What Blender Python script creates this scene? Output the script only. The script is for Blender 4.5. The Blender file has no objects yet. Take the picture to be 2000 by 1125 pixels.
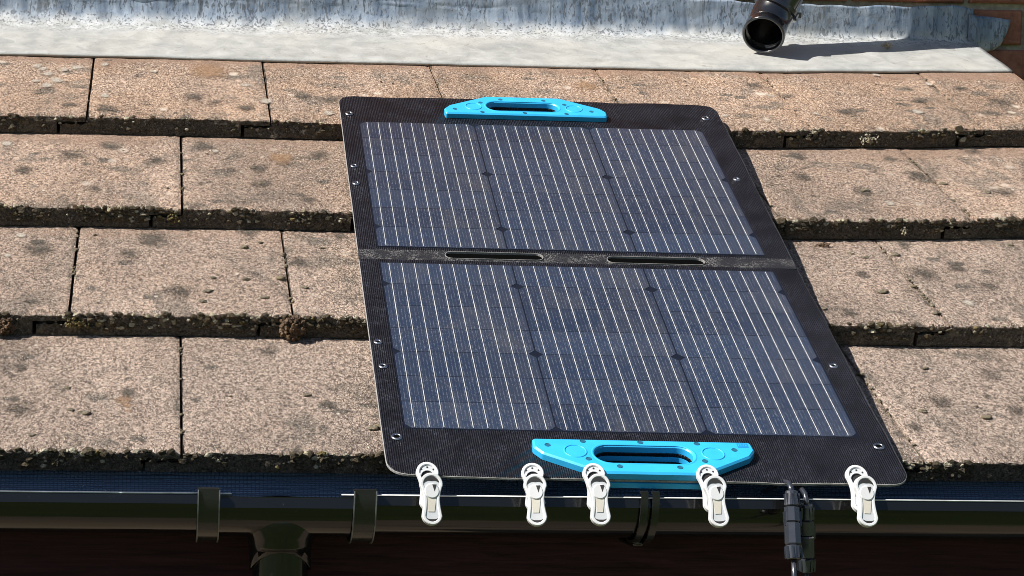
import bpy, math, random
from mathutils import Vector, Matrix, noise
from mathutils.geometry import delaunay_2d_cdt

random.seed(7)
sc = bpy.context.scene
COL = sc.collection

# ------------------------------------------------------------------ camera
cd = bpy.data.cameras.new('camera')
cam = bpy.data.objects.new('camera', cd)
COL.objects.link(cam)
cR, cU, cF = Vector((0.99821, -0.05669, 0.01907)), Vector((-0.016, 0.0541, 0.99841)), Vector((0.05763, 0.99693, -0.05309))
cam.matrix_world = Matrix(((cR.x, cU.x, -cF.x, -0.03324), (cR.y, cU.y, -cF.y, -2.41709), (cR.z, cU.z, -cF.z, 0.44296), (0, 0, 0, 1)))
cd.sensor_width = 36
cd.lens = 73.035
cd.shift_x, cd.shift_y = 0.22908, -0.10158
cd.clip_start, cd.clip_end = 0.05, 2000
sc.camera = cam

# ------------------------------------------------------------------ sky, sun, exposure
SUN = Vector((-0.67, -0.185, 0.72)).normalized()
w = bpy.data.worlds.new('World')
sc.world = w
w.use_nodes = True
wn = w.node_tree
sky = wn.nodes.new('ShaderNodeTexSky')
sky.sky_type = 'NISHITA'
sky.sun_disc = False
sky.sun_elevation = math.asin(SUN.z)
sky.sun_rotation = math.atan2(SUN.x, SUN.y)
wn.links.new(sky.outputs[0], wn.nodes['Background'].inputs[0])
wn.nodes['Background'].inputs[1].default_value = 0.052
sd = bpy.data.lights.new('sun', 'SUN')
sd.energy = 5.0
sd.angle = math.radians(0.53)
sd.color = (1.0, 0.945, 0.87)
so = bpy.data.objects.new('sun', sd)
so.rotation_euler = SUN.to_track_quat('Z', 'Y').to_euler()
COL.objects.link(so)
sc.view_settings.view_transform = 'Standard'
sc.view_settings.look = 'None'
sc.view_settings.exposure = 0.73
sc.view_settings.gamma = 1.0
sc.view_settings.use_curve_mapping = False
sc.cycles.filter_width = 0.9
sc.cycles.caustics_reflective = False
sc.cycles.caustics_refractive = False

# ------------------------------------------------------------------ node helpers
class NT:
    def __init__(s, name):
        s.m = bpy.data.materials.new(name)
        s.m.use_nodes = True
        s.t = s.m.node_tree
        s.b = s.t.nodes['Principled BSDF']
    def n(s, typ, ins=None, **kw):
        nd = s.t.nodes.new('ShaderNode' + typ)
        for k, v in kw.items():
            setattr(nd, k, v)
        for k, v in (ins or {}).items():
            s.put(nd.inputs[k], v)
        return nd
    def put(s, sock, v):
        if isinstance(v, bpy.types.NodeSocket):
            s.t.links.new(v, sock)
        elif isinstance(v, bpy.types.Node):
            s.t.links.new(v.outputs[0], sock)
        else:
            if isinstance(v, tuple) and len(v) == 3 and sock.type == 'RGBA':
                v = (*v, 1)
            sock.default_value = v
    def coord(s, scale=(1, 1, 1), rnd=0, out='Object'):
        c = s.n('TexCoord').outputs[out]
        if rnd:
            r = s.n('ObjectInfo').outputs['Random']
            add = s.n('VectorMath', {0: c, 1: s.n('MapRange', {0: r, 1: 0., 2: 1., 3: 0., 4: float(rnd)}).outputs[0]}, operation='ADD')
            c = add.outputs[0]
        mp = s.n('Mapping', {'Vector': c, 'Scale': scale})
        return mp.outputs[0]
    def noise(s, vec, scale, detail=3., rough=.55, dist=0.):
        return s.n('TexNoise', {'Vector': vec, 'Scale': scale, 'Detail': detail, 'Roughness': rough, 'Distortion': dist}).outputs[0]
    def voro(s, vec, scale, out='Distance', feature='F1', rand=1.):
        return s.n('TexVoronoi', {'Vector': vec, 'Scale': scale, 'Randomness': rand}, feature=feature).outputs[out]
    def rng(s, v, a, b, c=0., d=1., smooth=False):
        nd = s.n('MapRange', {0: v, 1: a, 2: b, 3: c, 4: d})
        if smooth: nd.interpolation_type = 'SMOOTHSTEP'
        return nd.outputs[0]
    def math(s, op, a, b=0.):
        return s.n('Math', {0: a, 1: b}, operation=op).outputs[0]
    def mix(s, f, a, b, blend='MIX'):
        nd = s.n('Mix', data_type='RGBA', blend_type=blend)
        s.put(nd.inputs[0], f); s.put(nd.inputs[6], a); s.put(nd.inputs[7], b)
        return nd.outputs[2]
    def sep(s, vec):
        return s.n('SeparateXYZ', {0: vec}).outputs
    def bump(s, h, dist, strength=1., normal=None):
        nd = s.n('Bump', {'Height': h, 'Distance': dist, 'Strength': strength})
        if normal is not None: s.put(nd.inputs['Normal'], normal)
        return nd.outputs[0]
    def set(s, **kw):
        for k, v in kw.items():
            s.put(s.b.inputs[k.replace('_', ' ')], v)
        return s.m

def plain(name, col, rough=.5, metal=0., coat=0., ior=1.5, spec=.5, var=.12, vscale=60.):
    t = NT(name)
    c = t.coord()
    nz = t.noise(c, vscale, 4.)
    f = t.rng(nz, .25, .75, 1 - var, 1 + var)
    rgb = t.n('VectorMath', {0: col, 3: f}, operation='SCALE')
    return t.set(Base_Color=rgb.outputs[0], Roughness=t.rng(nz, .3, .7, max(0, rough - .06), rough + .08), Metallic=metal, Coat_Weight=coat, IOR=ior, Specular_IOR_Level=spec)

# ------------------------------------------------------------------ materials
def mat_tile():
    t = NT('weathered_concrete_tile')
    c = t.coord(rnd=9)
    raw = t.coord()
    x, y, z = t.sep(raw)[:3]
    tint = t.n('ObjectInfo').outputs['Color']          # per course tone
    orange = t.sep(tint)[0]
    big = t.noise(c, 9., 4., .6)
    mid = t.noise(c, 42., 5., .65, .4)
    fine = t.noise(t.coord((1, .62, 1), rnd=9), 310., 4., .72, 1.0)
    grit = t.voro(t.coord((1, .6, 1), rnd=9), 330.)
    cfine = t.rng(fine, .42, .60, 0., 1.)
    grey = t.mix(cfine, (.105, .082, .069), (.545, .432, .355))
    warm = t.mix(cfine, (.140, .090, .062), (.63, .450, .325))
    col = t.mix(t.math('MULTIPLY', orange, t.rng(big, .35, .62, .55, 1.15)), grey, warm)
    # grey algae patches
    pn = t.noise(t.coord((1, .6, 1), rnd=5), 15., 5., .62, .6)
    patch = t.rng(pn, .53, .66, 0., .6, True)
    col = t.mix(patch, col, t.mix(cfine, (.062, .054, .045), (.25, .215, .18)))
    spot = t.rng(t.math('ADD', t.voro(t.coord((.8, 1, 1), rnd=13), 13.), t.math('MULTIPLY', mid, .35)), .46, .30, 0., .75, True)
    spm = t.rng(t.noise(t.coord(rnd=17), 6., 2.), .46, .58, 0., 1., True)
    col = t.mix(t.math('MULTIPLY', spot, spm), col, t.mix(cfine, (.050, .045, .038), (.20, .178, .150)))
    rs = t.math('ADD', t.voro(t.coord((.75, 1, 1), rnd=19), 21.), t.math('MULTIPLY', t.math('ADD', mid, fine), .16))
    rsp = t.rng(rs, .42, .30, 0., .8, True)
    rsm = t.rng(t.noise(t.coord(rnd=23), 8., 2.), .50, .56, 0., 1., True)
    col = t.mix(t.math('MULTIPLY', rsp, rsm), col, t.mix(cfine, (.045, .040, .034), (.17, .150, .125)))
    tone = t.rng(t.noise(t.coord((1, .5, 1), rnd=21), 5., 3.), .35, .65, .80, 1.18)
    col = t.n('VectorMath', {0: col, 3: tone}, operation='SCALE').outputs[0]
    # pale lichen flecks
    fleck = t.rng(t.voro(t.coord((1, .7, 1), rnd=3), 58.), .20, .10, 0., 1., True)
    fmask = t.rng(mid, .55, .63, 0., .85, True)
    col = t.mix(t.math('MULTIPLY', fleck, fmask), col, (.68, .60, .49))
    # bright aggregate grains
    g = t.rng(grit, .28, .14, 0., .8)
    gm = t.rng(t.noise(c, 150., 2.), .46, .56, 0., 1.)
    blot = t.rng(t.math('ADD', t.voro(t.coord((1, .8, 1), rnd=7), 26.), t.math('ADD', t.math('MULTIPLY', fine, .25), t.math('MULTIPLY', mid, .40))), .58, .44, 0., .85, True)
    bm2 = t.rng(t.noise(t.coord(rnd=11), 11., 2.), .56, .63, 0., .9, True)
    col = t.mix(t.math('MULTIPLY', t.math('MULTIPLY', blot, bm2), orange), col, (.72, .63, .53))
    col = t.mix(t.math('MULTIPLY', g, gm), col, (.80, .68, .57))
    # sheltered smooth zone towards the upper end of each tile
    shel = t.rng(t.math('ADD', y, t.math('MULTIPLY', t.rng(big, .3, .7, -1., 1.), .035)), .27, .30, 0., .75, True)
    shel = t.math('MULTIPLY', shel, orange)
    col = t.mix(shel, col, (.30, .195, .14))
    # algae crust on the lower face
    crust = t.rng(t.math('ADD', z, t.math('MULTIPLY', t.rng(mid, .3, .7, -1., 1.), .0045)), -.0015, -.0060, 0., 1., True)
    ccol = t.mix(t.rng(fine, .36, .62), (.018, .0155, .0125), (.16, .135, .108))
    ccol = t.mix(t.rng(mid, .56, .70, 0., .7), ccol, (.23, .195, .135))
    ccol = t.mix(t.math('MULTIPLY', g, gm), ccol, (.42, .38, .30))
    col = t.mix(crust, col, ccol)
    hgt = t.math('ADD', fine, t.math('MULTIPLY', mid, .6))
    nb = t.bump(hgt, .0042, 1.)
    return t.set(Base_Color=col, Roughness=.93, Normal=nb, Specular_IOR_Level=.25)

def mat_lead():
    t = NT('weathered_lead')
    c = t.coord()
    x, y, z = t.sep(c)[:3]
    big = t.noise(c, 6., 4., .55)
    mid = t.noise(c, 30., 4., .55, .5)
    fine = t.noise(c, 160., 3., .6)
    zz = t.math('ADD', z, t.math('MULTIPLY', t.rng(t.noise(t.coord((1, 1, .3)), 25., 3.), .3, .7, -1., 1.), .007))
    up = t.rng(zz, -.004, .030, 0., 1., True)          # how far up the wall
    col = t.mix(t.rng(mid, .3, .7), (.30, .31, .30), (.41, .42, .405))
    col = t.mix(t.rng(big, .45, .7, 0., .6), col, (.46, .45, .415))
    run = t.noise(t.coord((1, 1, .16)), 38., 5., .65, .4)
    upc = t.mix(t.rng(run, .35, .65), (.10, .145, .215), (.36, .425, .51))  # blue tone paints in reflected sky and weaker sun on the upstand
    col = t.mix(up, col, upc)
    # pale salt bloom just above the fold
    bl = t.math('MULTIPLY', t.rng(zz, -.016, -.002, 0., 1., True), t.rng(zz, .028, .006, 0., 1., True))
    col = t.mix(t.math('MULTIPLY', bl, t.rng(t.noise(t.coord((1, 1, .35)), 60., 4., .6, .5), .42, .60, 0., .6)), col, (.54, .56, .58))
    # dark drip marks
    st = t.noise(t.coord((1, 1, .34)), 215., 3., .55, .6)
    den = t.noise(t.coord((1, 1, .5)), 11., 3., .6)
    s = t.rng(t.math('ADD', st, t.math('MULTIPLY', t.rng(den, .3, .7, -1., 1.), .06)), .545, .605, 0., 1., True)
    s = t.math('MULTIPLY', s, t.rng(z, -.020, .002, 0., .95, True))
    col = t.mix(t.math('MULTIPLY', s, .8), col, (.075, .085, .10))
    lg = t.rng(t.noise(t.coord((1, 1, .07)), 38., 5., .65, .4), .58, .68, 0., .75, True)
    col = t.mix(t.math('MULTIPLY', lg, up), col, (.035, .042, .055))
    # a few scuffs on the apron
    sm = t.rng(t.noise(t.coord((.5, 1, 1)), 14., 5., .65, 1.0), .50, .66, 0., .35, True)
    col = t.mix(sm, col, (.22, .225, .215))
    pit = t.rng(t.noise(c, 70., 3., .6, 1.2), .64, .70, 0., .6, True)
    col = t.mix(pit, col, (.22, .21, .19))
    nb = t.bump(t.math('ADD', mid, t.math('MULTIPLY', fine, .12)), .0022, .8)
    return t.set(Base_Color=col, Roughness=t.rng(mid, .3, .7, .40, .58), Metallic=.0, Normal=nb, Specular_IOR_Level=.6)

def mat_fabric():
    t = NT('ribbed_black_laminate')
    c = t.coord()
    x, y, z = t.sep(c)[:3]
    rib = t.math('SINE', t.math('MULTIPLY', x, 2 * math.pi / .0026))
    nz = t.noise(c, 22., 5., .65, .6)
    fi = t.noise(t.coord((1, .6, 1)), 330., 3., .65, .5)
    col = t.mix(t.rng(nz, .35, .7), (.0022, .0024, .0048), (.0060, .0063, .0105))
    sp = t.math('MULTIPLY', t.rng(rib, .2, 1., .25, 1.), t.rng(fi, .50, .64, 0., 1.))
    sp = t.math('MULTIPLY', sp, t.rng(nz, .35, .60, .15, 1.))
    col = t.mix(sp, col, (.050, .056, .082))
    nb = t.bump(t.math('ADD', rib, t.math('MULTIPLY', fi, 2.5)), .0005, .8)
    return t.set(Base_Color=col, Roughness=t.rng(nz, .3, .7, .36, .52), Normal=nb, Specular_IOR_Level=.32)

def mat_hinge():
    t = NT('woven_hinge_cloth')
    c = t.coord()
    wv = t.voro(t.coord((1, 1, 1)), 380., rand=.8)
    nz = t.noise(c, 40., 4.)
    col = t.mix(t.math('MULTIPLY', t.rng(wv, .2, .6, 1., 0.), t.rng(nz, .42, .62, .05, 1.)), (.008, .008, .011), (.17, .165, .16))
    return t.set(Base_Color=col, Roughness=.6, Normal=t.bump(wv, .0006, .8))

def mat_cell():
    t = NT('solar_cell_blue_black')
    c = t.coord(rnd=2)
    x, y, z = t.sep(t.coord())[:3]
    finger = t.math('SINE', t.math('MULTIPLY', x, 2 * math.pi / .00440))
    fi = t.noise(t.coord((1, .35, 1), rnd=4), 430., 3., .6, .6)
    dots = t.voro(c, 380., rand=.35)
    nz = t.noise(t.coord(out='Object'), 10., 4., .6)
    rnd = t.n('ObjectInfo').outputs['Random']
    base = t.mix(rnd, (.0125, .0200, .042), (.0220, .0345, .066))
    base = t.mix(t.rng(nz, .42, .68, 0., .65), base, (.036, .038, .048))
    smear = t.rng(t.noise(t.coord((1.6, .5, 1), rnd=1), 9., 4., .65, .8), .55, .72, 0., .35)
    base = t.mix(smear, base, (.075, .072, .070))
    col = t.mix(t.math('MULTIPLY', t.rng(finger, .55, 1.), t.rng(fi, .45, .58, .05, .8)), base, (.11, .13, .17))
    col = t.mix(t.math('MULTIPLY', t.rng(dots, .35, .1), t.rng(fi, .50, .66)), col, (.15, .155, .18))
    nb = t.bump(t.math('ADD', dots, fi), .0006, .55)
    return t.set(Base_Color=col, Roughness=t.rng(nz, .3, .7, .24, .36), Normal=nb, Specular_IOR_Level=.62, Coat_Weight=.6, Coat_Roughness=.28)

def mat_pvc(name, col=(.0065, .0068, .0075), rough=.10):
    t = NT(name)
    c = t.coord()
    nz = t.noise(t.coord((.15, 1, 1)), 50., 4., .6)
    d = t.noise(c, 150., 4., .7)
    dust = t.rng(d, .66, .78, 0., .35)
    cc = t.mix(dust, col, (.10, .095, .085))
    return t.set(Base_Color=cc, Roughness=t.rng(nz, .3, .7, rough - .04, rough + .12), Coat_Weight=.25, Coat_Roughness=.04, Specular_IOR_Level=.45,
                 Normal=t.bump(nz, .0008, .25))

def mat_felt():
    t = NT('honeycomb_eaves_membrane')
    c = t.coord((1, 1.6, 1))
    hx = t.voro(t.coord((1, 1.9, 1)), 210., feature='DISTANCE_TO_EDGE', rand=.12)
    nz = t.noise(c, 14., 3.)
    ed = t.rng(hx, .02, .16)
    col = t.mix(ed, (.040, .066, .11), (.16, .25, .40))  # blue is sky reflection put into the colour of dark plastic
    col = t.mix(t.rng(nz, .35, .7, 0., .5), col, (.07, .115, .19))
    return t.set(Base_Color=col, Roughness=.34, Specular_IOR_Level=.9, Normal=t.bump(ed, .0012, .7))

def mat_wood():
    t = NT('dark_stained_board')
    c = t.coord((.06, 1, 1))
    g = t.noise(c, 170., 5., .65, .7)
    b = t.noise(t.coord((.3, 1, 1)), 12., 3.)
    col = t.mix(t.rng(g, .35, .68), (.020, .0065, .0078), (.075, .024, .029))
    col = t.mix(t.rng(b, .4, .7, 0., .5), col, (.040, .012, .018))
    return t.set(Base_Color=col, Roughness=.65, Specular_IOR_Level=.15, Normal=t.bump(g, .0012, .7))

def mat_brick():
    t = NT('red_brick')
    c = t.coord(rnd=6)
    n1 = t.noise(c, 60., 5., .65)
    n2 = t.noise(c, 15., 3.)
    col = t.mix(t.rng(n1, .3, .7), (.17, .062, .040), (.36, .155, .095))
    col = t.mix(t.rng(n2, .5, .7, 0., .7), col, (.11, .055, .045))
    col = t.mix(t.rng(t.voro(c, 70.), .2, .1, 0., .5), col, (.08, .06, .055))
    return t.set(Base_Color=col, Roughness=.9, Normal=t.bump(n1, .004, .7))

def mat_moss(name, a, b, sc_=300.):
    t = NT(name)
    c = t.coord(out='Object')
    n1 = t.noise(c, sc_, 4., .7)
    n2 = t.noise(c, 25., 3.)
    col = t.mix(t.rng(n1, .35, .65), a, b)
    col = t.mix(t.rng(n2, .5, .65, 0., .5), col, (b[0] * .8, b[1] * .72, b[2] * .55))
    return t.set(Base_Color=col, Roughness=.95, Normal=t.bump(n1, .003, 1.), Specular_IOR_Level=.2)

def mat_ground(name, a, b, s1, s2):
    t = NT(name)
    c = t.coord()
    col = t.mix(t.rng(t.noise(c, s1, 5.), .3, .7), a, b)
    col = t.mix(t.rng(t.noise(c, s2, 4.), .45, .7, 0., .6), col, (b[0] * 1.3, b[1] * 1.25, b[2]))
    return t.set(Base_Color=col, Roughness=.95)

TILE, LEAD, FABRIC, HINGE, CELL = mat_tile(), mat_lead(), mat_fabric(), mat_hinge(), mat_cell()
PVC = mat_pvc('black_gutter_plastic')
PVC2 = mat_pvc('black_pipe_plastic', (.008, .009, .012), .20)
PVC3 = mat_pvc('bracket_plastic', (.016, .017, .018), .22)
FLM = plain('bracket_edge_glint', (.13, .135, .14), .35, spec=.9, var=.5, vscale=90.)  # lighter grey paints in the sun glints along the union flanges
def gloss(m, coat, rough):
    b = m.node_tree.nodes['Principled BSDF'].inputs
    b['Coat Weight'].default_value = coat; b['Coat Roughness'].default_value = rough
    return m
gloss(PVC2, 1., .12)
FELT, WOOD, BRICK = mat_felt(), mat_wood(), mat_brick()
MORTAR = plain('pale_mortar', (.40, .36, .27), .95, spec=.2, var=.35, vscale=120.)
DECK = plain('roof_underlay', (.012, .011, .010), .9)
BLUE = plain('sky_blue_plastic', (.030, .40, .74), .36, spec=.5, var=.06, vscale=45.)
BLUEDK = plain('screw_recess', (.008, .10, .17), .6)
LOGOM = plain('moulded_mark_blue', (.012, .23, .52), .5)
SILVER = plain('grommet_nickel', (.50, .50, .52), .28, metal=1.)
HOLE = plain('grommet_hole', (.002, .002, .002), .95, spec=.02)
BUS = plain('busbar_ribbon', (.52, .52, .51), .42, metal=.2, var=.5, vscale=95.)
WHITE = plain('white_clip_plastic', (.66, .67, .68), .25, var=.04, vscale=40.)
GREYP = plain('grey_clip_plastic', (.56, .58, .60), .45, var=.06)
CREAM = plain('cream_clip_strip', (.62, .59, .51), .40, var=.10)
DARKP = plain('dark_clip_pad', (.030, .028, .027), .55)
CABLEM = mat_pvc('black_cable_plastic', (.026, .029, .038), .24)
gloss(CABLEM, 1., .20)
MOSS_DARK = mat_moss('dark_moss', (.022, .019, .013), (.120, .098, .068))
MOSS_PALE = mat_moss('pale_lichen', (.20, .18, .13), (.50, .46, .36))
MOSS_BROWN = mat_moss('brown_moss', (.045, .028, .018), (.20, .135, .09))
MOSS_OLIVE = mat_moss('olive_moss', (.070, .056, .026), (.23, .185, .09))
LICHEN = mat_moss('grey_lichen_cushion', (.075, .065, .045), (.26, .225, .165))
LAWN = mat_ground('lawn_grass', (.022, .040, .008), (.060, .085, .018), 3., .4)
PAVING = mat_ground('paving', (.11, .085, .062), (.19, .15, .115), 4., .7)

# ------------------------------------------------------------------ object helpers
def link(o, parent=None):
    COL.objects.link(o)
    if parent: o.parent = parent
    return o
def tag(o, label, cat, group=None):
    o['label'] = label; o['category'] = cat
    if group: o['group'] = group
    return o
def empty(name, loc=(0, 0, 0), mat=None):
    o = bpy.data.objects.new(name, None)
    o.empty_display_size = .05
    if mat is not None: o.matrix_world = mat
    else: o.location = loc
    COL.objects.link(o)
    return o

class MB:
    def __init__(s): s.v, s.f = [], []
    def add(s, vs, fs):
        k = len(s.v); s.v += [tuple(v) for v in vs]; s.f += [tuple(i + k for i in f) for f in fs]
        return s
    def box(s, a, b):
        x0, y0, z0 = a; x1, y1, z1 = b
        return s.add([(x0, y0, z0), (x1, y0, z0), (x1, y1, z0), (x0, y1, z0), (x0, y0, z1), (x1, y0, z1), (x1, y1, z1), (x0, y1, z1)],
                     [(3, 2, 1, 0), (4, 5, 6, 7), (0, 1, 5, 4), (1, 2, 6, 5), (2, 3, 7, 6), (3, 0, 4, 7)])
    def grid(s, rows):
        n, m = len(rows), len(rows[0])
        return s.add([v for r in rows for v in r], [(i * m + j, i * m + j + 1, (i + 1) * m + j + 1, (i + 1) * m + j) for i in range(n - 1) for j in range(m - 1)])
    def loft(s, loops, caps=True):
        m = len(loops[0]); k = len(s.v)
        s.v += [tuple(v) for l in loops for v in l]
        for i in range(len(loops) - 1):
            for j in range(m):
                s.f.append((k + i * m + j, k + i * m + (j + 1) % m, k + (i + 1) * m + (j + 1) % m, k + (i + 1) * m + j))
        if caps:
            s.f.append(tuple(k + j for j in reversed(range(m))))
            s.f.append(tuple(k + (len(loops) - 1) * m + j for j in range(m)))
        return s
    def tube(s, path, rad, seg=20, caps=True):
        """circular sweep along path (Vectors); rad = number or list"""
        path = [Vector(p) for p in path]
        loops = []
        up = None
        for i, p in enumerate(path):
            d = (path[min(i + 1, len(path) - 1)] - path[max(i - 1, 0)]).normalized()
            if up is None:
                up = Vector((0, 0, 1)) if abs(d.z) < .9 else Vector((0, 1, 0))
            a = d.cross(up).normalized(); b = a.cross(d).normalized(); up = b
            r = rad[i] if isinstance(rad, (list, tuple)) else rad
            loops.append([p + a * (r * math.cos(t)) + b * (r * math.sin(t)) for t in [2 * math.pi * j / seg for j in range(seg)]])
        return s.loft(loops, caps)
    def torus(s, c, R, r, seg=28, sub=8, sx=1., axis='z'):
        rows = []
        for i in range(seg + 1):
            a = 2 * math.pi * i / seg
            rows.append([(c[0] + (R + r * math.cos(b)) * math.cos(a), c[1] + (R + r * math.cos(b)) * math.sin(a), c[2] + r * math.sin(b) * sx) for b in [2 * math.pi * j / sub for j in range(sub + 1)]])
        return s.grid(rows)
    def plate(s, outer, holes, z0, z1, ch=0., extra=()):
        """extruded plan outline with holes and a chamfered upper edge"""
        loops = [outer] + holes
        ins = [inset(outer, ch)] + [inset(h, -ch) for h in holes] if ch else loops
        def cap(ls, z, flip):
            pts, edges = [], []
            for l in ls:
                k = len(pts); n = len(l)
                pts += [Vector(p) for p in l]; edges += [(k + i, k + (i + 1) % n) for i in range(n)]
            pts += [Vector(p) for p in extra]
            vs, _, fs, *_ = delaunay_2d_cdt(pts, edges, [], 0, 1e-7)
            out = []
            for f in fs:
                cx = sum(vs[i].x for i in f) / len(f); cy = sum(vs[i].y for i in f) / len(f)
                if inside(cx, cy, ls[0]) and not any(inside(cx, cy, h) for h in ls[1:]):
                    a = (vs[f[1]] - vs[f[0]]).cross(vs[f[2]] - vs[f[0]])
                    g = f if (a > 0) != flip else list(reversed(f))
                    out.append(tuple(g))
            s.add([(v.x, v.y, z) for v in vs], out)
        cap(ins, z1, False); cap(loops, z0, True)
        for l, il in zip(loops, ins):
            A = [(x, y, z0) for x, y in l]; B = [(x, y, z1 - ch) for x, y in l]
            L = [A, B] + ([[(x, y, z1) for x, y in il]] if ch else [])
            if area(l) < 0: pass
            n = len(l); k = len(s.v)
            s.v += [p for q in L for p in q]
            hole = l is not outer
            for i in range(len(L) - 1):
                for j in range(n):
                    f = (k + i * n + j, k + i * n + (j + 1) % n, k + (i + 1) * n + (j + 1) % n, k + (i + 1) * n + j)
                    if (area(l) > 0) == hole: f = tuple(reversed(f))
                    s.f.append(f)
        return s
    def build(s, name, mat, parent=None, smooth=False, angle=None):
        me = bpy.data.meshes.new(name)
        me.from_pydata(s.v, [], s.f)
        me.materials.append(mat)
        if smooth:
            me.polygons.foreach_set('use_smooth', [True] * len(me.polygons))
            if angle: 
                me.set_sharp_from_angle(angle=math.radians(angle))
        me.update()
        return link(bpy.data.objects.new(name, me), parent)

def area(l): return .5 * sum(l[i][0] * l[(i + 1) % len(l)][1] - l[(i + 1) % len(l)][0] * l[i][1] for i in range(len(l)))
def inside(x, y, l):
    r = False
    for i in range(len(l)):
        (x0, y0), (x1, y1) = l[i], l[i - 1]
        if (y0 > y) != (y1 > y) and x < (x1 - x0) * (y - y0) / (y1 - y0) + x0: r = not r
    return r
def inset(l, d):
    n = len(l); sg = 1 if area(l) > 0 else -1; out = []
    for i in range(n):
        p0, p1, p2 = Vector(l[i - 1]), Vector(l[i]), Vector(l[(i + 1) % n])
        e1, e2 = (p1 - p0).normalized(), (p2 - p1).normalized()
        n1, n2 = Vector((-e1.y, e1.x)) * sg, Vector((-e2.y, e2.x)) * sg
        b = (n1 + n2)
        b = b / max(b.length_squared / 2, .3)
        q = p1 + b * d
        out.append((q.x, q.y))
    return out
def rounded(pts, rad, seg=6):
    """round the corners of a polygon; rad = number or list per corner"""
    out = []; n = len(pts)
    for i in range(n):
        r = rad[i] if isinstance(rad, (list, tuple)) else rad
        p0, p1, p2 = Vector(pts[i - 1]), Vector(pts[i]), Vector(pts[(i + 1) % n])
        if r <= 0: out.append(tuple(p1)); continue
        a, b = (p0 - p1).normalized(), (p2 - p1).normalized()
        half = a.angle(b) / 2
        d = min(r / math.tan(half), (p0 - p1).length * .48, (p2 - p1).length * .48)
        A, B = p1 + a * d, p1 + b * d
        for k in range(seg + 1):
            t = k / seg
            q = A * (1 - t) ** 2 + p1 * 2 * t * (1 - t) + B * t * t
            out.append((q.x, q.y))
    return out
def slot(cx, cy, hl, r, seg=8):
    return [(cx + hl - r + r * math.cos(a), cy + r * math.sin(a)) for a in [-math.pi / 2 + math.pi * i / seg for i in range(seg + 1)]] + \
           [(cx - hl + r + r * math.cos(a), cy + r * math.sin(a)) for a in [math.pi / 2 + math.pi * i / seg for i in range(seg + 1)]]
def circ(cx, cy, r, seg=20): return [(cx + r * math.cos(2 * math.pi * i / seg), cy + r * math.sin(2 * math.pi * i / seg)) for i in range(seg)]
def fnoise(x, y, z, oct=3):
    return noise.fractal(Vector((x, y, z)), 1., 2., oct)
def lerp_tab(tab, x):
    if x <= tab[0][0]: return tab[0][1]
    for (a, va), (b, vb) in zip(tab, tab[1:]):
        if x <= b:
            t = (x - a) / (b - a); t = t * t * (3 - 2 * t)
            return va + (vb - va) * t
    return tab[-1][1]

ICO_V, ICO_F = [], []
def _ico():
    p = (1 + 5 ** .5) / 2
    vs = [(-1, p, 0), (1, p, 0), (-1, -p, 0), (1, -p, 0), (0, -1, p), (0, 1, p), (0, -1, -p), (0, 1, -p), (p, 0, -1), (p, 0, 1), (-p, 0, -1), (-p, 0, 1)]
    fs = [(0, 11, 5), (0, 5, 1), (0, 1, 7), (0, 7, 10), (0, 10, 11), (1, 5, 9), (5, 11, 4), (11, 10, 2), (10, 7, 6), (7, 1, 8), (3, 9, 4), (3, 4, 2), (3, 2, 6), (3, 6, 8), (3, 8, 9), (4, 9, 5), (2, 4, 11), (6, 2, 10), (8, 6, 7), (9, 8, 1)]
    ICO_V.extend(Vector(v).normalized() for v in vs); ICO_F.extend(fs)
_ico()
def ico_sub(n):
    vs, fs = list(ICO_V), list(ICO_F)
    for _ in range(n):
        mid, nf = {}, []
        def m(a, b):
            k = (min(a, b), max(a, b))
            if k not in mid:
                vs.append(((vs[a] + vs[b]) / 2).normalized()); mid[k] = len(vs) - 1
            return mid[k]
        for a, b, c in fs:
            ab, bc, ca = m(a, b), m(b, c), m(c, a)
            nf += [(a, ab, ca), (b, bc, ab), (c, ca, bc), (ab, bc, ca)]
        fs = nf
    return vs, fs
ICO1 = ico_sub(1)
def blob(mb, c, r, jit=.35, sq=(1, 1, 1), sub=0):
    vs, fs = (ICO_V, ICO_F) if sub == 0 else ICO1
    rot = Matrix.Rotation(random.uniform(0, 6.28), 3, Vector((random.uniform(-1, 1), random.uniform(-1, 1), random.uniform(-1, 1))).normalized())
    out = []
    for v in vs:
        q = rot @ v * r * (1 + random.uniform(-jit, jit))
        out.append((c[0] + q.x * sq[0], c[1] + q.y * sq[1], c[2] + q.z * sq[2]))
    mb.add(out, fs)

# ------------------------------------------------------------------ the ground
def sheet(name, x0, x1, y0, y1, z, mat):
    o = MB().add([(x0, y0, z), (x1, y0, z), (x1, y1, z), (x0, y1, z)], [(0, 1, 2, 3)]).build(name, mat)
    o['kind'] = 'structure'
    return o
GZ = -2.45
sheet('ground', -600, 600, -600, 600, GZ, LAWN)
sheet('patio', -9, 9, -.85, 1.6, GZ + .03, PAVING)

# ------------------------------------------------------------------ roof geometry
BETA, G, H = math.radians(22), .332, .033
TAU = BETA - H / G
up_ = Vector((0, math.cos(BETA), math.sin(BETA)))
tu, tn = Vector((0, math.cos(TAU), math.sin(TAU))), Vector((0, -math.sin(TAU), math.cos(TAU)))
SOFF = {0: [(-.3, -.001), (.1, -.002), (.5, -.008), (.9, -.010), (1.2, -.006)],
        1: [(-.3, -.005), (0, .001), (.5, -.004), (1.2, -.003)],
        2: [(-.3, -.012), (0, -.012), (.5, -.022), (.9, -.021), (1.1, -.014), (1.3, .001)],
        3: [(-.3, -.009), (0, -.010), (.45, -.024), (.9, -.022), (1.13, -.009), (1.4, .012)]}
def tile_pt(k, x, s, n=0.):
    return up_ * (k * G) + Vector((x, 0, 0)) + tu * s + tn * n

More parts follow.
